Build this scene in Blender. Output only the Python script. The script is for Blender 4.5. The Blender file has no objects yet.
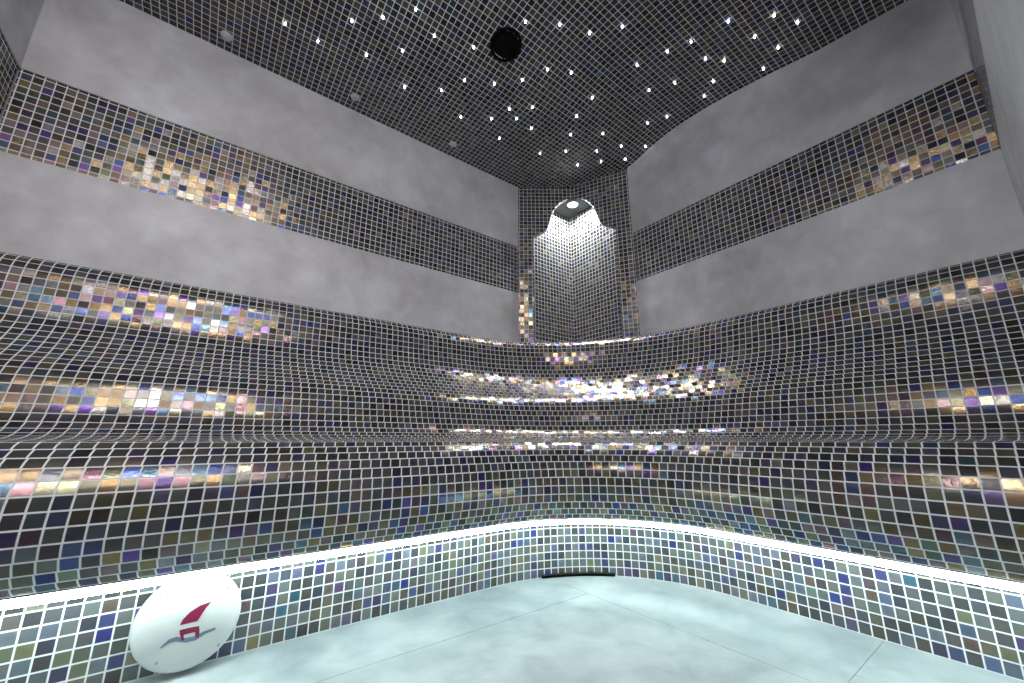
import bpy, math, random
import numpy as np

random.seed(7)
sc = bpy.context.scene
COL = sc.collection
PI = math.pi

# ------------------------------------------------------------------ room data (metres)
YL, XR = 1.763, 1.816          # inner faces of the left and the right wall
X0, Y0 = -0.63, -0.067         # inner faces of the side wall and the front (door) wall
TP = 0.025                     # pitch of the glass mosaic
A2, M2, B2 = (1.383, 1.763), (1.661, 1.559), (1.816, 1.251)   # folded corner panel
BAND0, BAND1 = 1.302, 1.602    # mosaic band between the stone panels
RIM = 0.987                    # top of the bench back
DK = [-0.05, 0.0, 0.2, 0.5, 0.60, 0.68, 0.77, 0.86, 1.0, 1.14, 1.3, 1.47, 1.83, 1.95]
ZK = [2.013, 2.014, 2.026, 2.042, 2.064, 2.085, 2.100, 2.107, 2.103, 2.088, 2.062, 2.028, 1.992, 1.98]


def ceil_z(y):
    return float(np.interp(YL - y, DK, ZK))


# ------------------------------------------------------------------ object helpers
def props(o, label=None, cat=None, group=None, kind=None):
    for k, v in (('label', label), ('category', cat), ('group', group), ('kind', kind)):
        if v:
            o[k] = v
    return o


def empty(name, loc=(0, 0, 0), rz=0.0, label=None, cat=None, group=None):
    o = bpy.data.objects.new(name, None)
    o.empty_display_size = 0.05
    COL.objects.link(o)
    o.location = loc
    o.rotation_euler = (0, 0, rz)
    return props(o, label, cat, group)


class MB:
    """collects faces (points + uv) and links them as one mesh object"""

    def __init__(self):
        self.v, self.f, self.uv, self.sm = [], [], [], []

    def face(self, pts, uv=None, smooth=False):
        i = len(self.v)
        self.v += [tuple(p) for p in pts]
        self.f.append(list(range(i, i + len(pts))))
        self.uv.append(uv if uv else [(0, 0)] * len(pts))
        self.sm.append(smooth)

    def faces(self, verts, faces, smooth=False):
        i = len(self.v)
        self.v += [tuple(p) for p in verts]
        for f in faces:
            self.f.append([i + k for k in f])
            self.uv.append([(0, 0)] * len(f))
            self.sm.append(smooth)

    def prism(self, base, off):
        """polygon (list of 3D points) pushed along the vector off"""
        n = len(base)
        a = [tuple(p) for p in base]
        b = [tuple(p[k] + off[k] for k in range(3)) for p in base]
        self.faces(a + b, [list(range(n)), list(range(2 * n - 1, n - 1, -1))] +
                   [[k, n + k, n + (k + 1) % n, (k + 1) % n] for k in range(n)])

    def box(self, lo, hi):
        (a, b, c), (d, e, f) = lo, hi
        self.prism([(a, b, c), (d, b, c), (d, e, c), (a, e, c)], (0, 0, f - c))

    def lathe(self, prof, n=32, centre=(0, 0, 0), ax='z', smooth=True, close=True):
        vs, fs = [], []
        for r, h in prof:
            for k in range(n):
                t = 2 * PI * k / n
                x, y = r * math.cos(t), r * math.sin(t)
                p = (x, y, h) if ax == 'z' else (x, h, y)
                vs.append(tuple(p[i] + centre[i] for i in range(3)))
        for j in range(len(prof) - 1):
            for k in range(n):
                fs.append([j * n + k, j * n + (k + 1) % n, (j + 1) * n + (k + 1) % n, (j + 1) * n + k])
        if close:
            fs.append(list(range(n)))
            fs.append([(len(prof) - 1) * n + k for k in range(n)])
        self.faces(vs, fs, smooth)

    def build(self, name, mat, parent=None, recalc=True):
        me = bpy.data.meshes.new(name)
        me.from_pydata(self.v, [], self.f)
        ul = me.uv_layers.new(name='UVMap')
        k = 0
        for u in self.uv:
            for q in u:
                ul.data[k].uv = q
                k += 1
        for p, s in zip(me.polygons, self.sm):
            p.use_smooth = s
        me.materials.append(mat)
        if recalc:
            import bmesh
            bm = bmesh.new()
            bm.from_mesh(me)
            bmesh.ops.remove_doubles(bm, verts=bm.verts, dist=1e-5)
            bmesh.ops.recalc_face_normals(bm, faces=bm.faces)
            bm.to_mesh(me)
            bm.free()
        me.update()
        o = bpy.data.objects.new(name, me)
        COL.objects.link(o)
        if parent:
            o.parent = parent
        return o


# ------------------------------------------------------------------ materials
def new_mat(name):
    m = bpy.data.materials.new(name)
    m.use_nodes = True
    nt = m.node_tree
    nt.nodes.clear()
    out = nt.nodes.new('ShaderNodeOutputMaterial')
    return m, nt, out


def plain(name, col, rough=0.5, metal=0.0, spec=0.5):
    m, nt, out = new_mat(name)
    b = nt.nodes.new('ShaderNodeBsdfPrincipled')
    # faint procedural unevenness so that no surface is perfectly flat in tone
    tc = nt.nodes.new('ShaderNodeTexCoord')
    nz = nt.nodes.new('ShaderNodeTexNoise')
    nz.inputs['Scale'].default_value = 60
    mp = nt.nodes.new('ShaderNodeMapRange')
    mp.inputs['To Min'].default_value = max(0.02, rough - 0.06)
    mp.inputs['To Max'].default_value = rough + 0.06
    nt.links.new(tc.outputs['Object'], nz.inputs['Vector'])
    nt.links.new(nz.outputs['Fac'], mp.inputs['Value'])
    nt.links.new(mp.outputs['Result'], b.inputs['Roughness'])
    b.inputs['Base Color'].default_value = (*col, 1)
    b.inputs['Metallic'].default_value = metal
    b.inputs['Specular IOR Level'].default_value = spec
    nt.links.new(b.outputs['BSDF'], out.inputs['Surface'])
    return m


def glow(name, col, strength):
    m, nt, out = new_mat(name)
    e = nt.nodes.new('ShaderNodeEmission')
    e.inputs['Color'].default_value = (*col, 1)
    e.inputs['Strength'].default_value = strength
    nt.links.new(e.outputs['Emission'], out.inputs['Surface'])
    return m


def ramp(nt, cols):
    r = nt.nodes.new('ShaderNodeValToRGB')
    r.color_ramp.interpolation = 'CONSTANT'
    els = r.color_ramp.elements
    while len(els) < len(cols):
        els.new(0.5)
    tot = sum(w for w, c in cols)
    acc = 0
    for e, (w, c) in zip(els, cols):
        e.position = acc / tot
        e.color = (*c, 1)
        acc += w
    return r


def mosaic(name, seed, grout=(0.66, 0.66, 0.67), refl=1.0, base_gain=1.0):
    """iridescent glass tiles laid in a square grid; one UV unit is one tile"""
    m, nt, out = new_mat(name)
    N, Lk = nt.nodes.new, nt.links.new

    def math_(op, a, b=None, clamp=False):
        n = N('ShaderNodeMath')
        n.operation = op
        n.use_clamp = clamp
        for i, q in enumerate((a, b)):
            if q is None:
                continue
            if isinstance(q, (int, float)):
                n.inputs[i].default_value = q
            else:
                Lk(q, n.inputs[i])
        return n.outputs[0]

    uv = N('ShaderNodeUVMap')
    uv.uv_map = 'UVMap'
    sep = N('ShaderNodeSeparateXYZ')
    Lk(uv.outputs['UV'], sep.inputs[0])
    fx, fy = math_('FRACT', sep.outputs[0]), math_('FRACT', sep.outputs[1])
    ix, iy = math_('FLOOR', sep.outputs[0]), math_('FLOOR', sep.outputs[1])
    ex = math_('MINIMUM', fx, math_('SUBTRACT', 1.0, fx))
    ey = math_('MINIMUM', fy, math_('SUBTRACT', 1.0, fy))
    edge = math_('MINIMUM', ex, ey)
    mask = N('ShaderNodeMapRange')
    mask.interpolation_type = 'SMOOTHSTEP'
    mask.inputs['From Min'].default_value = 0.042
    mask.inputs['From Max'].default_value = 0.075
    Lk(edge, mask.inputs['Value'])
    cell = N('ShaderNodeCombineXYZ')
    Lk(ix, cell.inputs[0])
    Lk(iy, cell.inputs[1])
    cell.inputs[2].default_value = seed + 0.37
    w1 = N('ShaderNodeTexWhiteNoise')
    w1.noise_dimensions = '3D'
    Lk(cell.outputs[0], w1.inputs['Vector'])
    sepc = N('ShaderNodeSeparateColor')
    Lk(w1.outputs['Color'], sepc.inputs['Color'])

    body = ramp(nt, [(26, (.020, .021, .024)), (22, (.032, .034, .037)), (18, (.046, .051, .049)),
                     (14, (.046, .052, .054)), (8, (.012, .015, .058)), (7, (.040, .047, .066)),
                     (5, (.032, .026, .022)), (2, (.012, .036, .056)), (2, (.026, .019, .046)), (5, (.050, .053, .032))])
    Lk(w1.outputs['Value'], body.inputs['Fac'])
    # colour of the thin metallic film, drawn independently of the glass body
    tint = ramp(nt, [(16, (.60, .53, .47)), (28, (.98, .62, .25)), (14, (.96, .86, .52)), (12, (.78, .48, .46)),
                     (9, (.48, .22, .92)), (10, (.22, .32, .98)), (6, (.45, .74, 1.0)), (9, (.95, .44, .54)),
                     (7, (.90, .92, 1.0)), (4, (.66, .70, .34))])
    Lk(sepc.outputs[2], tint.inputs['Fac'])

    # every tile sits a touch out of plane, and its face is slightly wavy
    geo = N('ShaderNodeNewGeometry')
    rnd = N('ShaderNodeVectorMath')
    rnd.operation = 'SUBTRACT'
    Lk(w1.outputs['Color'], rnd.inputs[0])
    rnd.inputs[1].default_value = (.5, .5, .5)
    scl = N('ShaderNodeVectorMath')
    scl.operation = 'SCALE'
    Lk(rnd.outputs[0], scl.inputs[0])
    scl.inputs['Scale'].default_value = 0.12
    add = N('ShaderNodeVectorMath')
    add.operation = 'ADD'
    Lk(geo.outputs['Normal'], add.inputs[0])
    Lk(scl.outputs[0], add.inputs[1])
    nrm = N('ShaderNodeVectorMath')
    nrm.operation = 'NORMALIZE'
    Lk(add.outputs[0], nrm.inputs[0])
    nz = N('ShaderNodeTexNoise')
    nz.inputs['Scale'].default_value = 3.0
    nz.inputs['Detail'].default_value = 2.0
    Lk(uv.outputs['UV'], nz.inputs['Vector'])
    bump = N('ShaderNodeBump')
    bump.inputs['Strength'].default_value = 0.10
    bump.inputs['Distance'].default_value = 0.004
    Lk(nz.outputs['Fac'], bump.inputs['Height'])
    Lk(nrm.outputs[0], bump.inputs['Normal'])

    dif = N('ShaderNodeBsdfDiffuse')
    bg = N('ShaderNodeMix')
    bg.data_type = 'RGBA'
    bg.blend_type = 'MULTIPLY'
    bg.inputs['Factor'].default_value = 1.0
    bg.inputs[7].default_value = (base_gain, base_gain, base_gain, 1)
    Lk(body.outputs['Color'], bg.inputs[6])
    Lk(bg.outputs[2], dif.inputs['Color'])
    gl = N('ShaderNodeBsdfGlossy')
    Lk(tint.outputs['Color'], gl.inputs['Color'])
    rg = N('ShaderNodeMapRange')            # some tiles are smoother than others
    rg.inputs['To Min'].default_value = 0.17
    rg.inputs['To Max'].default_value = 0.32
    Lk(sepc.outputs[0], rg.inputs['Value'])
    Lk(rg.outputs['Result'], gl.inputs['Roughness'])
    Lk(bump.outputs['Normal'], gl.inputs['Normal'])
    gw = N('ShaderNodeBsdfGlossy')          # clear glass face
    gw.inputs['Roughness'].default_value = 0.18
    Lk(bump.outputs['Normal'], gw.inputs['Normal'])
    k = N('ShaderNodeMapRange')             # strength of the metallic film, tile by tile
    k.inputs['To Min'].default_value = 0.025 * refl
    k.inputs['To Max'].default_value = 0.18 * refl
    Lk(sepc.outputs[1], k.inputs['Value'])
    m1 = N('ShaderNodeMixShader')
    Lk(k.outputs['Result'], m1.inputs['Fac'])
    Lk(dif.outputs[0], m1.inputs[1])
    Lk(gl.outputs[0], m1.inputs[2])
    fr = N('ShaderNodeFresnel')
    fr.inputs['IOR'].default_value = 1.45
    m2 = N('ShaderNodeMixShader')
    Lk(math_('MULTIPLY', fr.outputs[0], 0.60), m2.inputs['Fac'])
    Lk(m1.outputs[0], m2.inputs[1])
    Lk(gw.outputs[0], m2.inputs[2])
    gr = N('ShaderNodeBsdfDiffuse')
    gr.inputs['Color'].default_value = (*grout, 1)
    mx = N('ShaderNodeMixShader')
    Lk(mask.outputs['Result'], mx.inputs['Fac'])
    Lk(gr.outputs[0], mx.inputs[1])
    Lk(m2.outputs[0], mx.inputs[2])
    Lk(mx.outputs[0], out.inputs['Surface'])
    return m


def stone(name, c1, c2, rough=0.45, scale=2.2):
    m, nt, out = new_mat(name)
    N, Lk = nt.nodes.new, nt.links.new
    tc = N('ShaderNodeTexCoord')
    n1 = N('ShaderNodeTexNoise')
    n1.inputs['Scale'].default_value = scale
    n1.inputs['Detail'].default_value = 6
    n1.inputs['Roughness'].default_value = 0.62
    n2 = N('ShaderNodeTexNoise')
    n2.inputs['Scale'].default_value = scale * 4.5
    n2.inputs['Detail'].default_value = 5
    n2.inputs['Distortion'].default_value = 0.6
    Lk(tc.outputs['Object'], n1.inputs['Vector'])
    Lk(tc.outputs['Object'], n2.inputs['Vector'])
    mixf = N('ShaderNodeMath')
    mixf.operation = 'MULTIPLY_ADD'
    Lk(n2.outputs['Fac'], mixf.inputs[0])
    mixf.inputs[1].default_value = 0.45
    Lk(n1.outputs['Fac'], mixf.inputs[2])
    r = N('ShaderNodeValToRGB')
    r.color_ramp.elements[0].position = 0.52
    r.color_ramp.elements[1].position = 0.92
    r.color_ramp.elements[0].color = (*c1, 1)
    r.color_ramp.elements[1].color = (*c2, 1)
    Lk(mixf.outputs[0], r.inputs['Fac'])
    b = N('ShaderNodeBsdfPrincipled')
    Lk(r.outputs['Color'], b.inputs['Base Color'])
    b.inputs['Roughness'].default_value = rough
    b.inputs['Specular IOR Level'].default_value = 0.3
    bp = N('ShaderNodeBump')
    bp.inputs['Strength'].default_value = 0.05
    bp.inputs['Distance'].default_value = 0.01
    Lk(n2.outputs['Fac'], bp.inputs['Height'])
    Lk(bp.outputs['Normal'], b.inputs['Normal'])
    Lk(b.outputs['BSDF'], out.inputs['Surface'])
    return m


M_BENCH = mosaic('mosaic_bench', 1)
M_RISER = mosaic('mosaic_riser_lit', 2, base_gain=2.2)  # same glass, body colour lightened to stand for LED light on the riser
M_BAND = mosaic('mosaic_band', 3)
M_CORNER = mosaic('mosaic_corner', 4)
M_CEIL = mosaic('mosaic_ceiling', 5, grout=(0.70, 0.71, 0.72), refl=0.55)
M_STONE = stone('grey_stone', (.40, .385, .39), (.66, .655, .70))
M_FLOOR = stone('floor_stone', (.20, .25, .265), (.50, .56, .58), rough=0.42, scale=1.6)
M_JOINT = plain('joint_mortar', (.30, .33, .33), 0.8)
M_PLASTER = plain('backing_plaster', (.30, .30, .31), 0.8)
M_BLACK = plain('black_plastic', (.010, .009, .009), 0.45)
M_DARK = plain('dark_void', (.004, .004, .004), 0.9, spec=0.1)
M_WHITE = plain('white_plastic', (.64, .66, .64), 0.32)
M_SCREW = plain('screw_steel', (.45, .46, .46), 0.35, metal=0.9)
M_STEEL = plain('brushed_steel', (.62, .63, .63), 0.3, metal=1.0)
M_RED = plain('crimson_print', (.24, .006, .055), 0.5)
M_BLUE = plain('slate_blue_print', (.16, .22, .30), 0.5)
M_FROST = plain('frosted_glass', (.50, .51, .52), 0.35)
M_NTOP = plain('niche_top_dark', (.06, .07, .07), 0.4)
M_FRAME = plain('door_frame_grey', (.22, .22, .23), 0.5)
M_LED = glow('led_light', (.80, 1.0, .97), 34)
M_STAR = glow('star_light', (.93, .97, 1.0), 16)
M_LENS = glow('niche_lamp_light', (.95, 1.0, .98), 850)
M_PANEL = glow('opal_panel_light', (1.0, .97, .96), 48)
M_GLASS = glow('lit_frosted_glass', (1.0, .97, .97), 10)


# ------------------------------------------------------------------ the bench profile
#         from left wall, from right wall, height
PROF = [(0, 0, .987), (.018, .018, .980), (.034, .034, .965), (.046, .047, .946), (.054, .056, .922), (.058, .062, .89),
        (.063, .072, .845), (.074, .088, .80), (.092, .106, .766), (.130, .134, .725), (.185, .168, .680),
        (.242, .203, .640), (.275, .229, .602), (.292, .246, .562), (.308, .262, .522), (.334, .286, .487),
        (.374, .318, .467), (.43, .360, .4555), (.52, .44, .4500), (.60, .52, .449), (.66, .577, .447), (.682, .599, .4353), (.7028, .620, .4213),
        (.7190, .640, .4055), (.7335, .656, .3850), (.7458, .668, .3625), (.7520, .675, .336), (.7550, .678, .312), (.7550, .677, .290),
        (.751, .671, .268), (.742, .658, .247), (.730, .643, .229), (.715, .625, .213), (.695, .607, .200)]


def catmull(P, n=12):
    P = np.array(P)
    Q = np.vstack([2 * P[0] - P[1], P, 2 * P[-1] - P[-2]])
    out = []
    for i in range(1, len(Q) - 2):
        p0, p1, p2, p3 = Q[i - 1], Q[i], Q[i + 1], Q[i + 2]
        for t in np.linspace(0, 1, n, endpoint=False):
            out.append(.5 * (2 * p1 + (p2 - p0) * t + (2 * p0 - 5 * p1 + 4 * p2 - p3) * t * t +
                             (3 * p1 - p0 - 3 * p2 + p3) * t ** 3))
    out.append(P[-1])
    return np.array(out)


def resample(P, step):
    d = np.diff(P, axis=0)
    sl = np.sqrt(d[:, 0] ** 2 + d[:, 2] ** 2)
    sr = np.sqrt(d[:, 1] ** 2 + d[:, 2] ** 2)
    s = np.concatenate([[0], np.cumsum((sl + sr) / 2)])
    n = max(1, round(s[-1] / step))
    t = np.linspace(0, s[-1], n + 1)
    return np.stack([np.interp(t, s, P[:, k]) for k in range(3)], axis=1), n


def corner_pars(dL, dR):
    xs, ys = 1.08 - .45 * dL, .89 - .37 * dL
    return xs, ys, XR - dR - xs, YL - dL - ys


NS, NC = 10, 60      # segments on each straight, in the corner


def plan(dL, dR):
    """points (x, y) of one course of the bench in plan, with the raw path length"""
    xs, ys, a, b = corner_pars(dL, dR)
    pts = [(X0 + (xs - X0) * k / NS, YL - dL) for k in range(NS)]
    pts += [(xs + a * math.sin(t), ys + b * math.cos(t)) for t in np.linspace(0, PI / 2, NC + 1)]
    pts += [(XR - dR, ys + (Y0 - ys) * k / NS) for k in range(1, NS + 1)]
    return np.array(pts)


def course_u(dL, dR):
    """tile coordinate along a course: true to size on both straights, whole tiles through the corner"""
    P = plan(dL, dR)
    seg = np.linalg.norm(np.diff(P, axis=0), axis=1)
    u = np.concatenate([[0], np.cumsum(seg)]) / TP
    u0 = (P[NS][0] - X0) / TP
    arc = u[NS + NC] - u[NS]
    tgt = -P[NS + NC][1] / TP                      # phase wanted at the start of the right straight
    end = u[NS + NC]
    k = round(end - tgt)
    stretch = (tgt + k - u0) / arc
    uu = np.empty_like(u)
    uu[:NS + 1] = (P[:NS + 1, 0] - X0) / TP
    uu[NS:NS + NC + 1] = u0 + (u[NS:NS + NC + 1] - u[NS]) * stretch
    uu[NS + NC:] = tgt + k + (P[NS + NC][1] - P[NS + NC:, 1]) / TP
    return uu


def sweep(rows, v0=0, sub=2):
    """grid of points, and per tile course the u coordinate"""
    G = [np.column_stack([plan(r[0], r[1]), np.full(2 * NS + NC + 1, r[2])]) for r in rows]
    return np.array(G)


def grid_normals(G):
    du = np.gradient(G, axis=1)
    dv = np.gradient(G, axis=0)
    n = np.cross(du, dv)
    return n / np.maximum(np.linalg.norm(n, axis=2, keepdims=True), 1e-9)


def bench_part(name, G, Nn, rows, r0, r1, mat, parent, vofs, sub=2):
    nr, nc = r1 - r0 + 1, G.shape[1]
    verts = [tuple(p) for r in range(r0, r1 + 1) for p in G[r]]
    faces, uvs = [], []
    for r in range(r0, r1):
        c = r // sub
        mid = rows[min(c * sub + sub // 2, len(rows) - 1)]
        u = course_u(mid[0], mid[1])
        va, vb = vofs + r / sub, vofs + (r + 1) / sub
        for k in range(nc - 1):
            i = (r - r0) * nc + k
            fc = [i, i + 1, i + nc + 1, i + nc]
            uq = [(u[k], va), (u[k + 1], va), (u[k + 1], vb), (u[k], vb)]
            g0, g1, g2 = G[r][k], G[r][k + 1], G[r + 1][k]
            if np.dot(np.cross(g1 - g0, g2 - g0), Nn[r][k]) < 0:      # wind the face like its normal
                fc, uq = fc[::-1], uq[::-1]
            faces.append(fc)
            uvs.append(uq)
    me = bpy.data.meshes.new(name)
    me.from_pydata(verts, [], faces)
    ul = me.uv_layers.new(name='UVMap')
    k = 0
    for q in uvs:
        for w in q:
            ul.data[k].uv = w
            k += 1
    for p in me.polygons:
        p.use_smooth = True
    me.materials.append(mat)
    nl = [tuple(Nn[r][c]) for r in range(r0, r1 + 1) for c in range(nc)]
    me.normals_split_custom_set_from_vertices(nl)
    o = bpy.data.objects.new(name, me)
    COL.objects.link(o)
    o.parent = parent
    return o


rows, nrow = resample(catmull(PROF), TP)
rows, _ = resample(catmull(PROF), TP * nrow / nrow / 2)
if (len(rows) - 1) % 2:
    rows = rows[:-1]
G = sweep(rows)
NN = grid_normals(G)
# normals must look into the room: at the back of the bench that is towards -y on the left wall
if NN[10][2][1] > 0:
    NN = -NN
    FLIP = True
else:
    FLIP = False
bench = empty('tiled_bench', (0.6, 1.2, 0), 0,
              'long curved bench clad in iridescent dark mosaic, running along both walls', 'bench')
bench.location = (0, 0, 0)
i_crease = next(i for i in range(len(rows)) if rows[i][2] < .463)
i_crease -= i_crease % 2
i_crest = next(i for i in range(len(rows)) if rows[i][2] < .444)
i_crest -= i_crest % 2
bench_part('backrest', G, NN, rows, 0, i_crease, M_BENCH, bench, 0)
bench_part('seat', G, NN, rows, i_crease, i_crest, M_BENCH, bench, 0)
bench_part('nose', G, NN, rows, i_crest, len(rows) - 1, M_BENCH, bench, 0)
lip = rows[-1]
under = np.array([[lip[0], lip[1], lip[2]], [.67, .575, .2002], [.60, .485, .205]])
Gu = sweep(under)
bench_part('underside', Gu, -np.tile(np.array([0, 0, 1.0]), (3, Gu.shape[1], 1)), under, 0, 2, M_PLASTER, bench, 0)
rr = np.array([[.60, .485, z] for z in np.linspace(.203, -.0, 17)])
rr[:, 2] = .203 - np.arange(17) * .0125
rr[-1, 2] = 0.0
Gr = sweep(rr)
Nr = grid_normals(Gr)
if Nr[3][2][1] > 0:
    Nr = -Nr
bench_part('riser', Gr, Nr, rr, 0, 16, M_RISER, bench, 40)

# flat shelf on top of the bench back, reaching into the niche and the corner
lb = MB()
rim = plan(0, 0)
half = NS + NC // 2
zt = RIM - .0005
for k in range(NS, NS + NC):
    p, q = rim[k], rim[k + 1]
    if k < half:
        a, b = (p[0], YL), (q[0], YL)
    else:
        a, b = (XR, p[1]), (XR, q[1])
    pts = [(*p, zt), (*q, zt), (*b, zt), (*a, zt)]
    if abs(p[1] - a[1]) + abs(p[0] - a[0]) < 1e-4:
        pts = pts[:3]
    if abs(q[1] - b[1]) + abs(q[0] - b[0]) < 1e-4:
        pts = [pts[0], pts[1], pts[-1]]
    lb.face(pts, [(x / TP, y / TP) for x, y, z in pts])
p = rim[half]
pts = [(*p, zt), (p[0], YL, zt), (XR, YL, zt), (XR, p[1], zt)]
lb.face(pts, [(x / TP, y / TP) for x, y, z in pts])
lb.build('ledge', M_BENCH, bench)

# ------------------------------------------------------------------ LED strip under the lip
led = props(bpy.data.objects.new('led_strip', None), 'bright white LED strip glowing under the overhanging lip of the bench', 'light strip')
COL.objects.link(led)


def swept_tube(name, sec, mat, parent):
    """closed cross-section (dL, dR, z) swept along the bench"""
    b = MB()
    n = len(sec)
    C = [np.column_stack([plan(s[0], s[1]), np.full(2 * NS + NC + 1, s[2])]) for s in sec]
    for j in range(n):
        a, c = C[j], C[(j + 1) % n]
        for k in range(len(a) - 1):
            b.face([a[k], a[k + 1], c[k + 1], c[k]], smooth=False)
    b.face([C[j][0] for j in range(n)])
    b.face([C[j][-1] for j in range(n)])
    return b.build(name, mat, parent)


swept_tube('light_tape', [(.689, .601, .1993), (.681, .593, .1993), (.681, .593, .1845), (.686, .598, .1845)], M_LED, led)
swept_tube('channel', [(.688, .600, .2000), (.670, .582, .2000), (.670, .582, .1994), (.688, .600, .1994)], M_STEEL, led)


# ------------------------------------------------------------------ setting: floor
def struct(o):
    o['kind'] = 'structure'
    return o


fb = MB()
fb.box((X0 - .1, Y0 - .1, -.06), (XR + .1, YL + .1, -.003))
floor = struct(fb.build('floor', M_JOINT))
J1 = .945          # joint parallel to the left bench
J2 = .33           # joint parallel to it nearer the door
g = .0006
slabs = [((X0, J1 + g), (1.004, YL)), ((1.004 + 2 * g, J2 + g), (XR, YL)),
         ((X0, J2 + g), (1.004, J1 - g)),
         ((X0, Y0), (.30, J2 - g)), ((.30 + 2 * g, Y0), (1.10, J2 - g)), ((1.10 + 2 * g, Y0), (XR, J2 - g))]
for lo, hi in slabs:
    s = MB()
    s.box((lo[0], lo[1], -.02), (hi[0], hi[1], 0))
    s.build('floor_slab', M_FLOOR, floor)


# ------------------------------------------------------------------ setting: walls
def panel(b, kind, a0, a1, z0, z1f, depth, at, gap=.0003):
    """slab of stone on a wall; kind x: wall of constant y, kind y: wall of constant x; z1f is the top edge"""
    n = 14
    t = np.linspace(a0 + gap, a1 - gap, n)
    top = [z1f(q) for q in t]
    if kind == 'x':
        base = [(t[0], at, z0), (t[-1], at, z0)] + [(t[k], at, top[k]) for k in range(n - 1, -1, -1)]
        b.prism(base, (0, depth, 0))
    else:
        base = [(at, t[0], z0), (at, t[-1], z0)] + [(at, t[k], top[k]) for k in range(n - 1, -1, -1)]
        b.prism(base, (depth, 0, 0))


def band(kind, a0, a1, z0, z1, at, sgn, uofs):
    b = MB()
    n0, n1 = (a0, a1)
    zs, nr = (z0, z1), (z1 - z0) / TP
    if kind == 'x':
        q = [(n0, at, z0), (n1, at, z0), (n1, at, z1), (n0, at, z1)]
    else:
        q = [(at, n0, z0), (at, n1, z0), (at, n1, z1), (at, n0, z1)]
    u0, u1 = n0 / TP + uofs, n1 / TP + uofs
    b.face(q, [(u0, 0), (u1, 0), (u1, nr), (u0, nr)])
    return b


def flat(z):
    return lambda q: z


# left wall (constant y)
w = MB()
w.box((X0 - .1, YL + .012, 0), (XR + .1, YL + .1, 2.16))
wall_left = struct(w.build('wall_left', M_PLASTER))
for a, c in ((X0, 1.068), (1.068, A2[0])):
    s = MB()
    panel(s, 'x', a, c, RIM - .03, flat(BAND0), .011, YL)
    s.build('stone_panel', M_STONE, wall_left)
    s = MB()
    panel(s, 'x', a, c, BAND1, flat(ceil_z(YL)), .011, YL)
    s.build('stone_panel', M_STONE, wall_left)
bb = band('x', X0, A2[0] + .1, BAND0 - .01, BAND1 + .01, YL + .004, 1, 100)
bb.build('mosaic_band', M_BAND, wall_left, recalc=False)

# right wall (constant x), its top follows the vaulted ceiling
w = MB()
w.box((XR + .012, Y0 - .1, 0), (XR + .1, YL + .1, 2.16))
wall_right = struct(w.build('wall_right', M_PLASTER))
for a, c in ((Y0, .73), (.73, B2[1])):
    s = MB()
    panel(s, 'y', a, c, RIM - .03, flat(BAND0 + .012), .011, XR)
    s.build('stone_panel', M_STONE, wall_right)
    s = MB()
    panel(s, 'y', a, c, BAND1 + .012, ceil_z, .011, XR)
    s.build('stone_panel', M_STONE, wall_right)
bb = band('y', Y0, B2[1] + .1, BAND0, BAND1 + .02, XR + .004, 1, 300)
bb.build('mosaic_band', M_BAND, wall_right, recalc=False)

# side wall at the far left end of the room (constant x)
w = MB()
w.box((X0 - .1, Y0 - .1, 0), (X0 - .012, YL + .012, 2.16))
wall_side = struct(w.build('wall_side', M_PLASTER))
s = MB()
panel(s, 'y', Y0, YL, 0, flat(BAND0), -.011, X0)
s.build('stone_panel', M_STONE, wall_side)
s = MB()
panel(s, 'y', Y0, YL, BAND1, ceil_z, -.011, X0)
s.build('stone_panel', M_STONE, wall_side)
band('y', Y0, YL, BAND0 - .01, BAND1 + .01, X0 - .004, 1, 500).build('mosaic_band', M_BAND, wall_side, recalc=False)

# front wall with the doorway (constant y)
DX0, DX1, DZ, GZ = -.62, .34, 1.97, 1.66
w = MB()
w.box((DX1, Y0 - .1, 0), (XR + .012, Y0 - .012, 2.16))
w.box((X0 - .012, Y0 - .1, 0), (DX0, Y0 - .012, 2.16))
w.box((DX0, Y0 - .1, DZ), (DX1, Y0 - .012, 2.16))
wall_front = struct(w.build('wall_front', M_PLASTER))
for a, c in ((DX1, XR), (X0, DX0)):
    s = MB()
    panel(s, 'x', a, c, 0, flat(BAND0), -.011, Y0)
    s.build('stone_panel', M_STONE, wall_front)
    s = MB()
    panel(s, 'x', a, c, BAND1, flat(ceil_z(Y0)), -.011, Y0)
    s.build('stone_panel', M_STONE, wall_front)
    band('x', a, c, BAND0 - .01, BAND1 + .01, Y0 - .004, 1, 700).build('mosaic_band', M_BAND, wall_front, recalc=False)
door = MB()                     # frame
for a, c in ((DX0, DX0 + .035), (DX1 - .035, DX1)):
    door.box((a, Y0 - .09, 0), (c, Y0 - .001, DZ))
door.box((DX0 + .035, Y0 - .09, DZ - .03), (DX1 - .035, Y0 - .001, DZ))
door = struct(door.build('door_1', M_FRAME))
t = MB()
t.box((DX0 + .04, Y0 - .06, .008), (DX1 - .04, Y0 - .02, GZ))
t.box((DX0 + .04, Y0 - .06, GZ), (DX0 + .07, Y0 - .02, DZ - .034))
t.box((DX1 - .07, Y0 - .06, GZ), (DX1 - .04, Y0 - .02, DZ - .034))
t.build('door_leaf', M_FRAME, door)
t = MB()
t.box((DX0 + .071, Y0 - .045, GZ + .001), (DX1 - .071, Y0 - .035, DZ - .036))
t.build('lit_glass', M_GLASS, door)
t = MB()
t.box((DX1 - .10, Y0 - .019, .95), (DX1 - .08, Y0 + .02, 1.15))
t.build('door_handle', M_STEEL, door)

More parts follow.
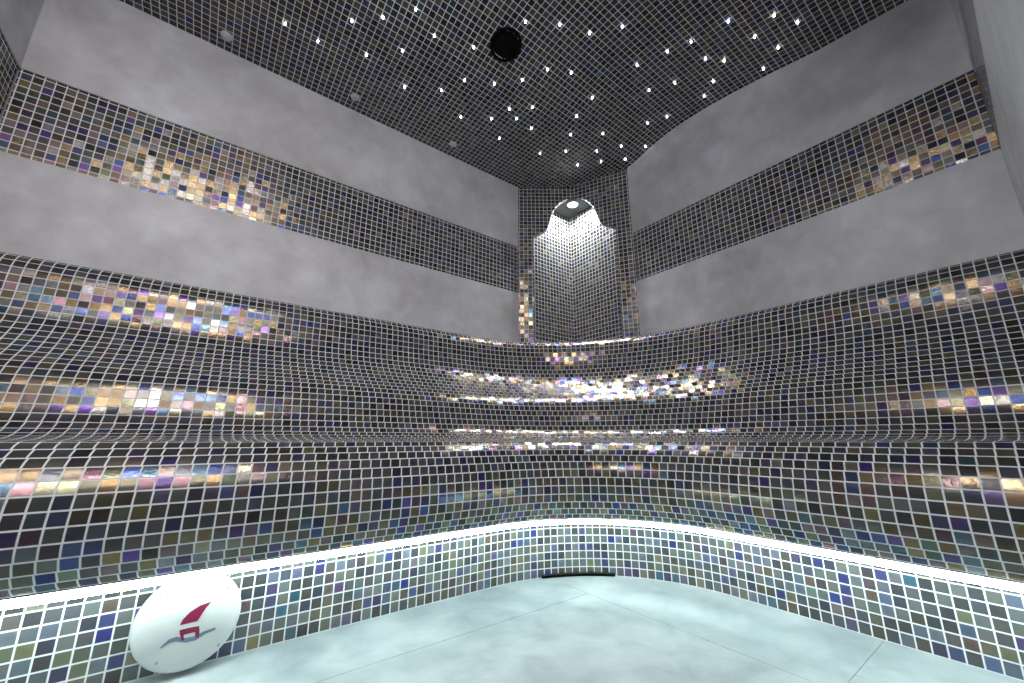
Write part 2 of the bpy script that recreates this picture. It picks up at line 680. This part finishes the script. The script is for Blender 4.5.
# ------------------------------------------------------------------ setting: vaulted mosaic ceiling
cb = MB()
ys = sorted(set(list(np.linspace(Y0 - .012, YL + .012, 61))))
arc = [0.0]
for k in range(60):
    arc.append(arc[-1] + math.hypot(ys[k + 1] - ys[k], ceil_z(ys[k + 1]) - ceil_z(ys[k])))
xa, xb = X0 - .012, XR + .012
off = (YL - ys[-1]) + arc[-1]
for k in range(60):
    za, zb = ceil_z(ys[k]), ceil_z(ys[k + 1])
    va, vb = (arc[k] - off) / TP + 200, (arc[k + 1] - off) / TP + 200
    ua, ub = (xa - X0) / TP, (xb - X0) / TP
    cb.face([(xa, ys[k], za), (xa, ys[k + 1], zb), (xb, ys[k + 1], zb), (xb, ys[k], za)],
            [(ua, va), (ua, vb), (ub, vb), (ub, va)], True)
    cb.face([(xa, ys[k], za + .05), (xb, ys[k], za + .05), (xb, ys[k + 1], zb + .05), (xa, ys[k + 1], zb + .05)],
            [(0, 0)] * 4, True)
struct(cb.build('ceiling', M_CEIL, recalc=False))

# ------------------------------------------------------------------ setting: folded corner panel with the niche
ARCH = [(0, 1.940), (.035, 1.936), (.060, 1.926), (.085, 1.908), (.107, 1.884), (.127, 1.852), (.140, 1.822),
        (.148, 1.790), (.156, 1.755), (.172, 1.722), (.198, 1.702), (.226, 1.686), (.254, 1.671)]
JAMB, HALF = .254, .345
zb0 = RIM - .01


def corner_point(w, z, back=0.0):
    P = np.array(A2 if w < 0 else B2)
    m = np.array(M2)
    d = (P - m) / np.linalg.norm(P - m)
    nrm = np.array([.7638, .6455])
    q = m + d * abs(w) + nrm * back
    return (q[0], q[1], z)


def top_at(w):
    x, y, z = corner_point(w, 0)
    return ceil_z(y) + .002


pb = MB()
TH = .022
for sg in (-1, 1):
    ws = [a for a, z in ARCH]
    for k in range(len(ARCH) - 1):
        (w0, z0), (w1, z1) = ARCH[k], ARCH[k + 1]
        a0, a1 = sg * w0 if w0 else sg * 1e-9, sg * w1
        q = [corner_point(a0, z0), corner_point(a1, z1), corner_point(a1, top_at(a1)), corner_point(a0, top_at(a0))]
        pb.face(q, [(a / TP + 40.5, (z - BAND0) / TP + 40) for a, z in ((a0, z0), (a1, z1), (a1, top_at(a1)), (a0, top_at(a0)))])
        # thickness of the arch edge
        pb.face([corner_point(a0, z0), corner_point(a0, z0, TH), corner_point(a1, z1, TH), corner_point(a1, z1)],
                [(0.5, k), (1.4, k), (1.4, k + 1), (0.5, k + 1)])
    a0, a1 = sg * JAMB, sg * HALF
    q = [corner_point(a0, zb0), corner_point(a1, zb0), corner_point(a1, top_at(a1)), corner_point(a0, top_at(a0))]
    pb.face(q, [(a / TP + 40.5, (z - BAND0) / TP + 40) for a, z in ((a0, zb0), (a1, zb0), (a1, top_at(a1)), (a0, top_at(a0)))])
    zj = ARCH[-1][1]
    pb.face([corner_point(a0, zb0), corner_point(a0, zb0, TH), corner_point(a0, zj, TH), corner_point(a0, zj)],
            [(0.2, 0), (1.1, 0), (1.1, (zj - zb0) / TP), (0.2, (zj - zb0) / TP)])
wall_corner = struct(pb.build('wall_corner', M_CORNER, recalc=False))
# inside of the niche: two mosaic faces meeting in the room corner, and its flat top
nb = MB()
NX, NY, NZ = XR + .001, YL - .001, 1.935
cx, cy = XR - .003, YL - .028
pts = [(1.45, cy, zb0), (cx, cy, zb0), (cx, cy, NZ), (1.45, cy, NZ)]
nb.face(pts, [((x - cx) / TP + 60, (z - zb0) / TP) for x, y, z in pts])
pts = [(cx, cy, zb0), (cx, 1.27, zb0), (cx, 1.27, NZ), (cx, cy, NZ)]
nb.face(pts, [((cy - y) / TP + 90, (z - zb0) / TP) for x, y, z in pts])
nb.build('niche_lining', M_CORNER, wall_corner, recalc=False)
tb = MB()
tp = [corner_point(-HALF * .97, NZ, .004), corner_point(0, NZ, .004), corner_point(HALF * .97, NZ, .004), (cx, cy, NZ)]
tb.prism(tp, (0, 0, .02))
tb.build('niche_top', M_NTOP, wall_corner)

# lamp in the top of the niche
LX, LY = 1.700, 1.597
nl = empty('niche_light', (LX, LY, NZ), 0, 'small round bright downlight in the top of the arched corner niche', 'light')
t = MB()
t.lathe([(.026, .0), (.040, .0), (.040, -.004), (.036, -.007), (.027, -.007), (.026, .0)], 40, close=False)
t.build('trim_ring', M_STEEL, nl)
t = MB()
t.lathe([(.0262, -.0005), (.0262, -.004), (.022, -.0055), (.010, -.0065)], 32)
t.build('lens', M_LENS, nl)

# ------------------------------------------------------------------ camera (needed below for the star labels)
F, PITCH, YAW, H = 400.0, math.radians(13.9), math.radians(52.9), 0.45
cam_d = bpy.data.cameras.new('camera')
cam_d.sensor_width = 36
cam_d.sensor_fit = 'HORIZONTAL'
cam_d.lens = F / 1024 * 36
cam_d.clip_start = .01
cam = bpy.data.objects.new('camera', cam_d)
COL.objects.link(cam)
cam.location = (0, 0, H)
cam.rotation_euler = (PI / 2 + PITCH, 0, YAW - PI / 2)
sc.camera = cam


def project(x, y, z):
    fw = x * math.cos(YAW) + y * math.sin(YAW)
    r = x * math.sin(YAW) - y * math.cos(YAW)
    u = z - H
    d = fw * math.cos(PITCH) + u * math.sin(PITCH)
    return r / d, (u * math.cos(PITCH) - fw * math.sin(PITCH)) / d


# ------------------------------------------------------------------ ceiling: vent, star lights, dim spots
VX, VY = .792, 1.090


def slope(y):
    return math.atan2(ceil_z(y + .06) - ceil_z(y - .06), .12)


vent = empty('ceiling_vent', (VX, VY, ceil_z(VY) - .002), 0,
             'round black vent opening in the middle of the starry mosaic ceiling', 'vent')
vent.rotation_euler = (slope(VY), 0, 0)
t = MB()
t.lathe([(.056, .004), (.0675, .004), (.069, -.001), (.067, -.006), (.060, -.007), (.056, -.002), (.056, .004)], 48, close=False)
t.build('rim', M_DARK, vent)
t = MB()
t.lathe([(.0565, .004), (.0565, .001), (.050, -.001), (.012, -.002)], 48)
t.build('cover_disc', M_DARK, vent)

STARS = [(0.234, 1.342), (0.327, 1.260), (0.421, 1.169), (0.521, 1.213), (0.438, 1.340), (0.323, 1.445), (0.680, 1.166), (0.719, 1.308), (0.513, 1.496), (0.658, 1.414), (0.841, 1.248), (0.941, 1.166), (0.806, 0.975), (0.928, 0.902), (1.051, 0.852), (1.134, 0.750), (1.011, 1.072), (1.115, 1.023), (1.066, 1.244), (0.978, 1.314), (1.042, 1.340), (0.939, 1.414), (0.807, 1.493), (1.144, 1.346), (1.046, 1.495), (1.301, 1.455), (1.408, 1.358), (1.346, 1.256), (1.295, 1.164), (1.293, 1.055), (1.496, 1.162), (1.554, 1.257), (1.636, 1.298), (1.543, 1.397), (1.652, 1.163), (1.747, 1.209), (1.782, 1.094), (1.661, 0.994), (1.710, 0.910), (1.492, 0.869), (1.552, 0.769), (1.332, 0.822), (1.375, 0.698), (1.425, 0.466), (1.520, 0.342), (1.613, 0.296), (1.568, 0.430), (1.687, 0.388), (1.406, 0.608), (1.531, 0.611), (1.599, 0.564), (1.763, 0.472), (1.677, 0.651), (1.733, 0.723), (0.028, 1.503), (0.146, 1.501)]
t = MB()
t.lathe([(.0032, .003), (.0032, -.006), (.0026, -.0085), (.001, -.0095)], 10)
star0 = t.build('star_light', M_STAR)
ORD = ['nearest', 'second', 'third', 'fourth', 'fifth', 'sixth', 'seventh', 'eighth', 'ninth', 'tenth', 'eleventh', 'twelfth', 'thirteenth']
CLOCK = ['twelve', 'one', 'two', 'three', 'four', 'five', 'six', 'seven', 'eight', 'nine', 'ten', 'eleven']
vp = project(VX, VY, ceil_z(VY))
sect = {}
for x, y in STARS:
    p = project(x, y, ceil_z(y))
    dx, dy = p[0] - vp[0], p[1] - vp[1]
    sect.setdefault(int(round(math.atan2(dx, dy) / (PI / 12))) % 24, []).append((math.hypot(dx, dy), x, y))
first = True
for h in sorted(sect):
    for k, (d, x, y) in enumerate(sorted(sect[h])):
        o = star0 if first else star0.copy()
        if not first:
            COL.objects.link(o)
        first = False
        o.location = (x, y, ceil_z(y))
        lab = ('the only one' if len(sect[h]) == 1 else 'the nearest' if k == 0 else f'{ORD[k]} out')
        lab += ' to' if lab == 'the nearest' else ' from'
        props(o, f"tiny white star light, {lab} the black vent towards {CLOCK[h // 2] + (' thirty' if h % 2 else ' o_clock'.replace('_', chr(39)))}", 'light',
              'fibre optic star lights in the mosaic ceiling')

t = MB()
t.lathe([(.021, .002), (.021, -.001), (.018, -.006), (.011, -.010), (.004, -.0115)], 28)
dome = t.build('frosted_spotlight', M_FROST)
for k, (x, y, lab) in enumerate(((-.150, 1.690, 'dim frosted ceiling spot over the left wall, leftmost of three'),
                                 (.347, 1.682, 'dim frosted ceiling spot over the left wall, middle of three'),
                                 (.865, 1.677, 'dim frosted ceiling spot over the left wall, nearest the niche'))):
    o = dome if k == 0 else dome.copy()
    if k:
        COL.objects.link(o)
    o.location = (x, y, ceil_z(y))
    props(o, lab, 'light', 'dim frosted spots along the left edge of the ceiling')

# lamp over the doorway, behind the viewpoint
cl = empty('ceiling_lamp', (-.22, .23, ceil_z(.07) - .024), 0, 'flat opal lamp on the ceiling just inside the door', 'lamp')
t = MB()
LW, LD = .375, .065
for lo, hi in (((-LW - .01, -LD - .01, -.012), (LW + .01, -LD, .02)), ((-LW - .01, LD, -.012), (LW + .01, LD + .01, .02)),
               ((-LW - .01, -LD, -.012), (-LW, LD, .02)), ((LW, -LD, -.012), (LW + .01, LD, .02))):
    t.box(lo, hi)
t.build('frame', M_STEEL, cl)
t = MB()
t.box((-LW + .0005, -LD + .0005, -.009), (LW - .0005, LD - .0005, .008))
t.build('diffuser', M_PANEL, cl)

# ------------------------------------------------------------------ round white cover with the sailing-boat emblem
RY = YL - .60                 # face of the left riser
CXc, CZ, CY = .0345, .0965, 1.124
cov = empty('round_cover', (CXc, RY, CZ), 0, 'round white domed cover with red and blue sailboat emblem, low on the left riser', 'cover')
R_ = .0880
t = MB()
yo = CY - RY
dome_prof = [(R_ * .90, yo + .024), (R_, yo + .018), (R_ * 1.0, yo + .008), (R_ * .975, yo - .001), (R_ * .93, yo - .006),
             (R_ * .8, yo - .0105), (R_ * .6, yo - .0145), (R_ * .35, yo - .0168), (R_ * .1, yo - .0175)]
t.lathe(dome_prof, 64, ax='y')
body = t.build('dome', M_WHITE, cov)
t = MB()
t.lathe([(.030, 0.0), (.030, yo + .02)], 32, ax='y')
t.build('mount', M_WHITE, cov)


def dome_y(x, z):
    r = math.hypot(x, z)
    rs = [p[0] for p in dome_prof][::-1]
    hs = [p[1] for p in dome_prof][::-1]
    return float(np.interp(r, rs[:-2], hs[:-2]))


def emblem(name, poly, mat):
    """thin printed shape lying on the dome, cut into a fine fan so that it follows the surface"""
    P = np.array([0, .45]) + (np.array(poly) - np.array([0, .45])) * 1.0165 - np.array([CXc, CZ])
    n = len(P)
    b = MB()
    # strips between the two chains of the outline
    up, lo = P[:n // 2], P[n // 2:][::-1]
    m = len(up)
    K = 6
    for i in range(m - 1):
        for j in range(K):
            q = []
            for (ii, jj) in ((i, j), (i + 1, j), (i + 1, j + 1), (i, j + 1)):
                p = up[ii] + (lo[ii] - up[ii]) * jj / K
                q.append((p[0], dome_y(*p) - .0006, p[1]))
            b.face(q)
    return props(b.build(name, mat, cov), {'sail': 'crimson printed sail', 'wave': 'slate blue printed wave line'}.get(name, 'crimson printed boat hull'))


# outlines: first half one side, second half the other side going back
emblem('sail', [(.0201, .1049), (.0233, .1135), (.0325, .1238), (.0467, .1318), (.0648, .1350),
                (.0642, .1338), (.0560, .1240), (.0515, .1150), (.0464, .1052), (.0330, .1040)][:5] +
       [(.0648, .1346), (.0575, .1250), (.0520, .1150), (.0470, .1050), (.0210, .1040)], M_RED)
emblem('hull', [(.0205, .0955), (.0290, .0962), (.0400, .0962), (.0510, .0955),
                (.0530, .0850), (.0420, .0865), (.0310, .0860), (.0240, .0840)], M_RED)
emblem('hull_side', [(.0215, .0900), (.0235, .0860), (.0255, .0790), (.0270, .0760),
                (.0310, .0765), (.0300, .0800), (.0285, .0860), (.0275, .0900)], M_RED)
emblem('hull_side', [(.0460, .0900), (.0465, .0860), (.0470, .0800), (.0480, .0750),
                (.0530, .0745), (.0535, .0800), (.0530, .0860), (.0525, .0900)], M_RED)
emblem('wave', [(-.0040, .0725), (.0070, .0835), (.0180, .0855), (.0325, .0795), (.0460, .0790), (.0600, .0840), (.0790, .0860),
                (.0790, .0815), (.0620, .0785), (.0490, .0715), (.0330, .0715), (.0180, .0775), (.0090, .0770), (-.0030, .0700)], M_BLUE)
for x, z in ((-.0400, -.0570), (.0560, -.0530), (.0570, .0520), (-.0400, .0560)):
    t = MB()
    y = dome_y(x, z)
    t.lathe([(.0030, y + .002), (.0030, y - .0006), (.0018, y - .0014)], 14, (x, 0, z), ax='y')
    t.build('screw', M_SCREW, cov)

# ------------------------------------------------------------------ black drain slot at the foot of the corner
dr = empty('drain_slot', (0, 0, 0), 0, 'narrow black drain slot at the foot of the riser in the corner', 'drain')
P = plan(.60, .485)
idx = [k for k in range(len(P)) if .98 < P[k][0] < 1.20 and P[k][1] > .90]
fr_, vo = MB(), MB()
cen = np.array([.80, .67])
for k in idx[:-1]:
    p, q = P[k], P[k + 1]
    np_, nq = (cen - p) / np.linalg.norm(cen - p), (cen - q) / np.linalg.norm(cen - q)
    a, b = p + np_ * .0006, q + nq * .0006
    c, d = q + nq * .008, p + np_ * .008
    vo.prism([(*a, .001), (*b, .001), (*c, .001), (*d, .001)], (0, 0, .0075))
    a2, b2 = p + np_ * .0004, q + nq * .0004
    c2, d2 = q + nq * .012, p + np_ * .012
    fr_.prism([(*a2, .0086), (*b2, .0086), (*c2, .0086), (*d2, .0086)], (0, 0, .002))
vo.build('opening', M_DARK, dr)
fr_.build('top_trim', M_BLACK, dr)

# ------------------------------------------------------------------ world and view
wd = bpy.data.worlds.new('world')
sc.world = wd
wd.use_nodes = True
wd.node_tree.nodes['Background'].inputs['Color'].default_value = (.02, .02, .022, 1)
wd.node_tree.nodes['Background'].inputs['Strength'].default_value = 0.2
vs = sc.view_settings
vs.view_transform = 'Standard'
vs.look = 'None'
vs.exposure = 0.22
vs.gamma = 1.0
vs.use_curve_mapping = False
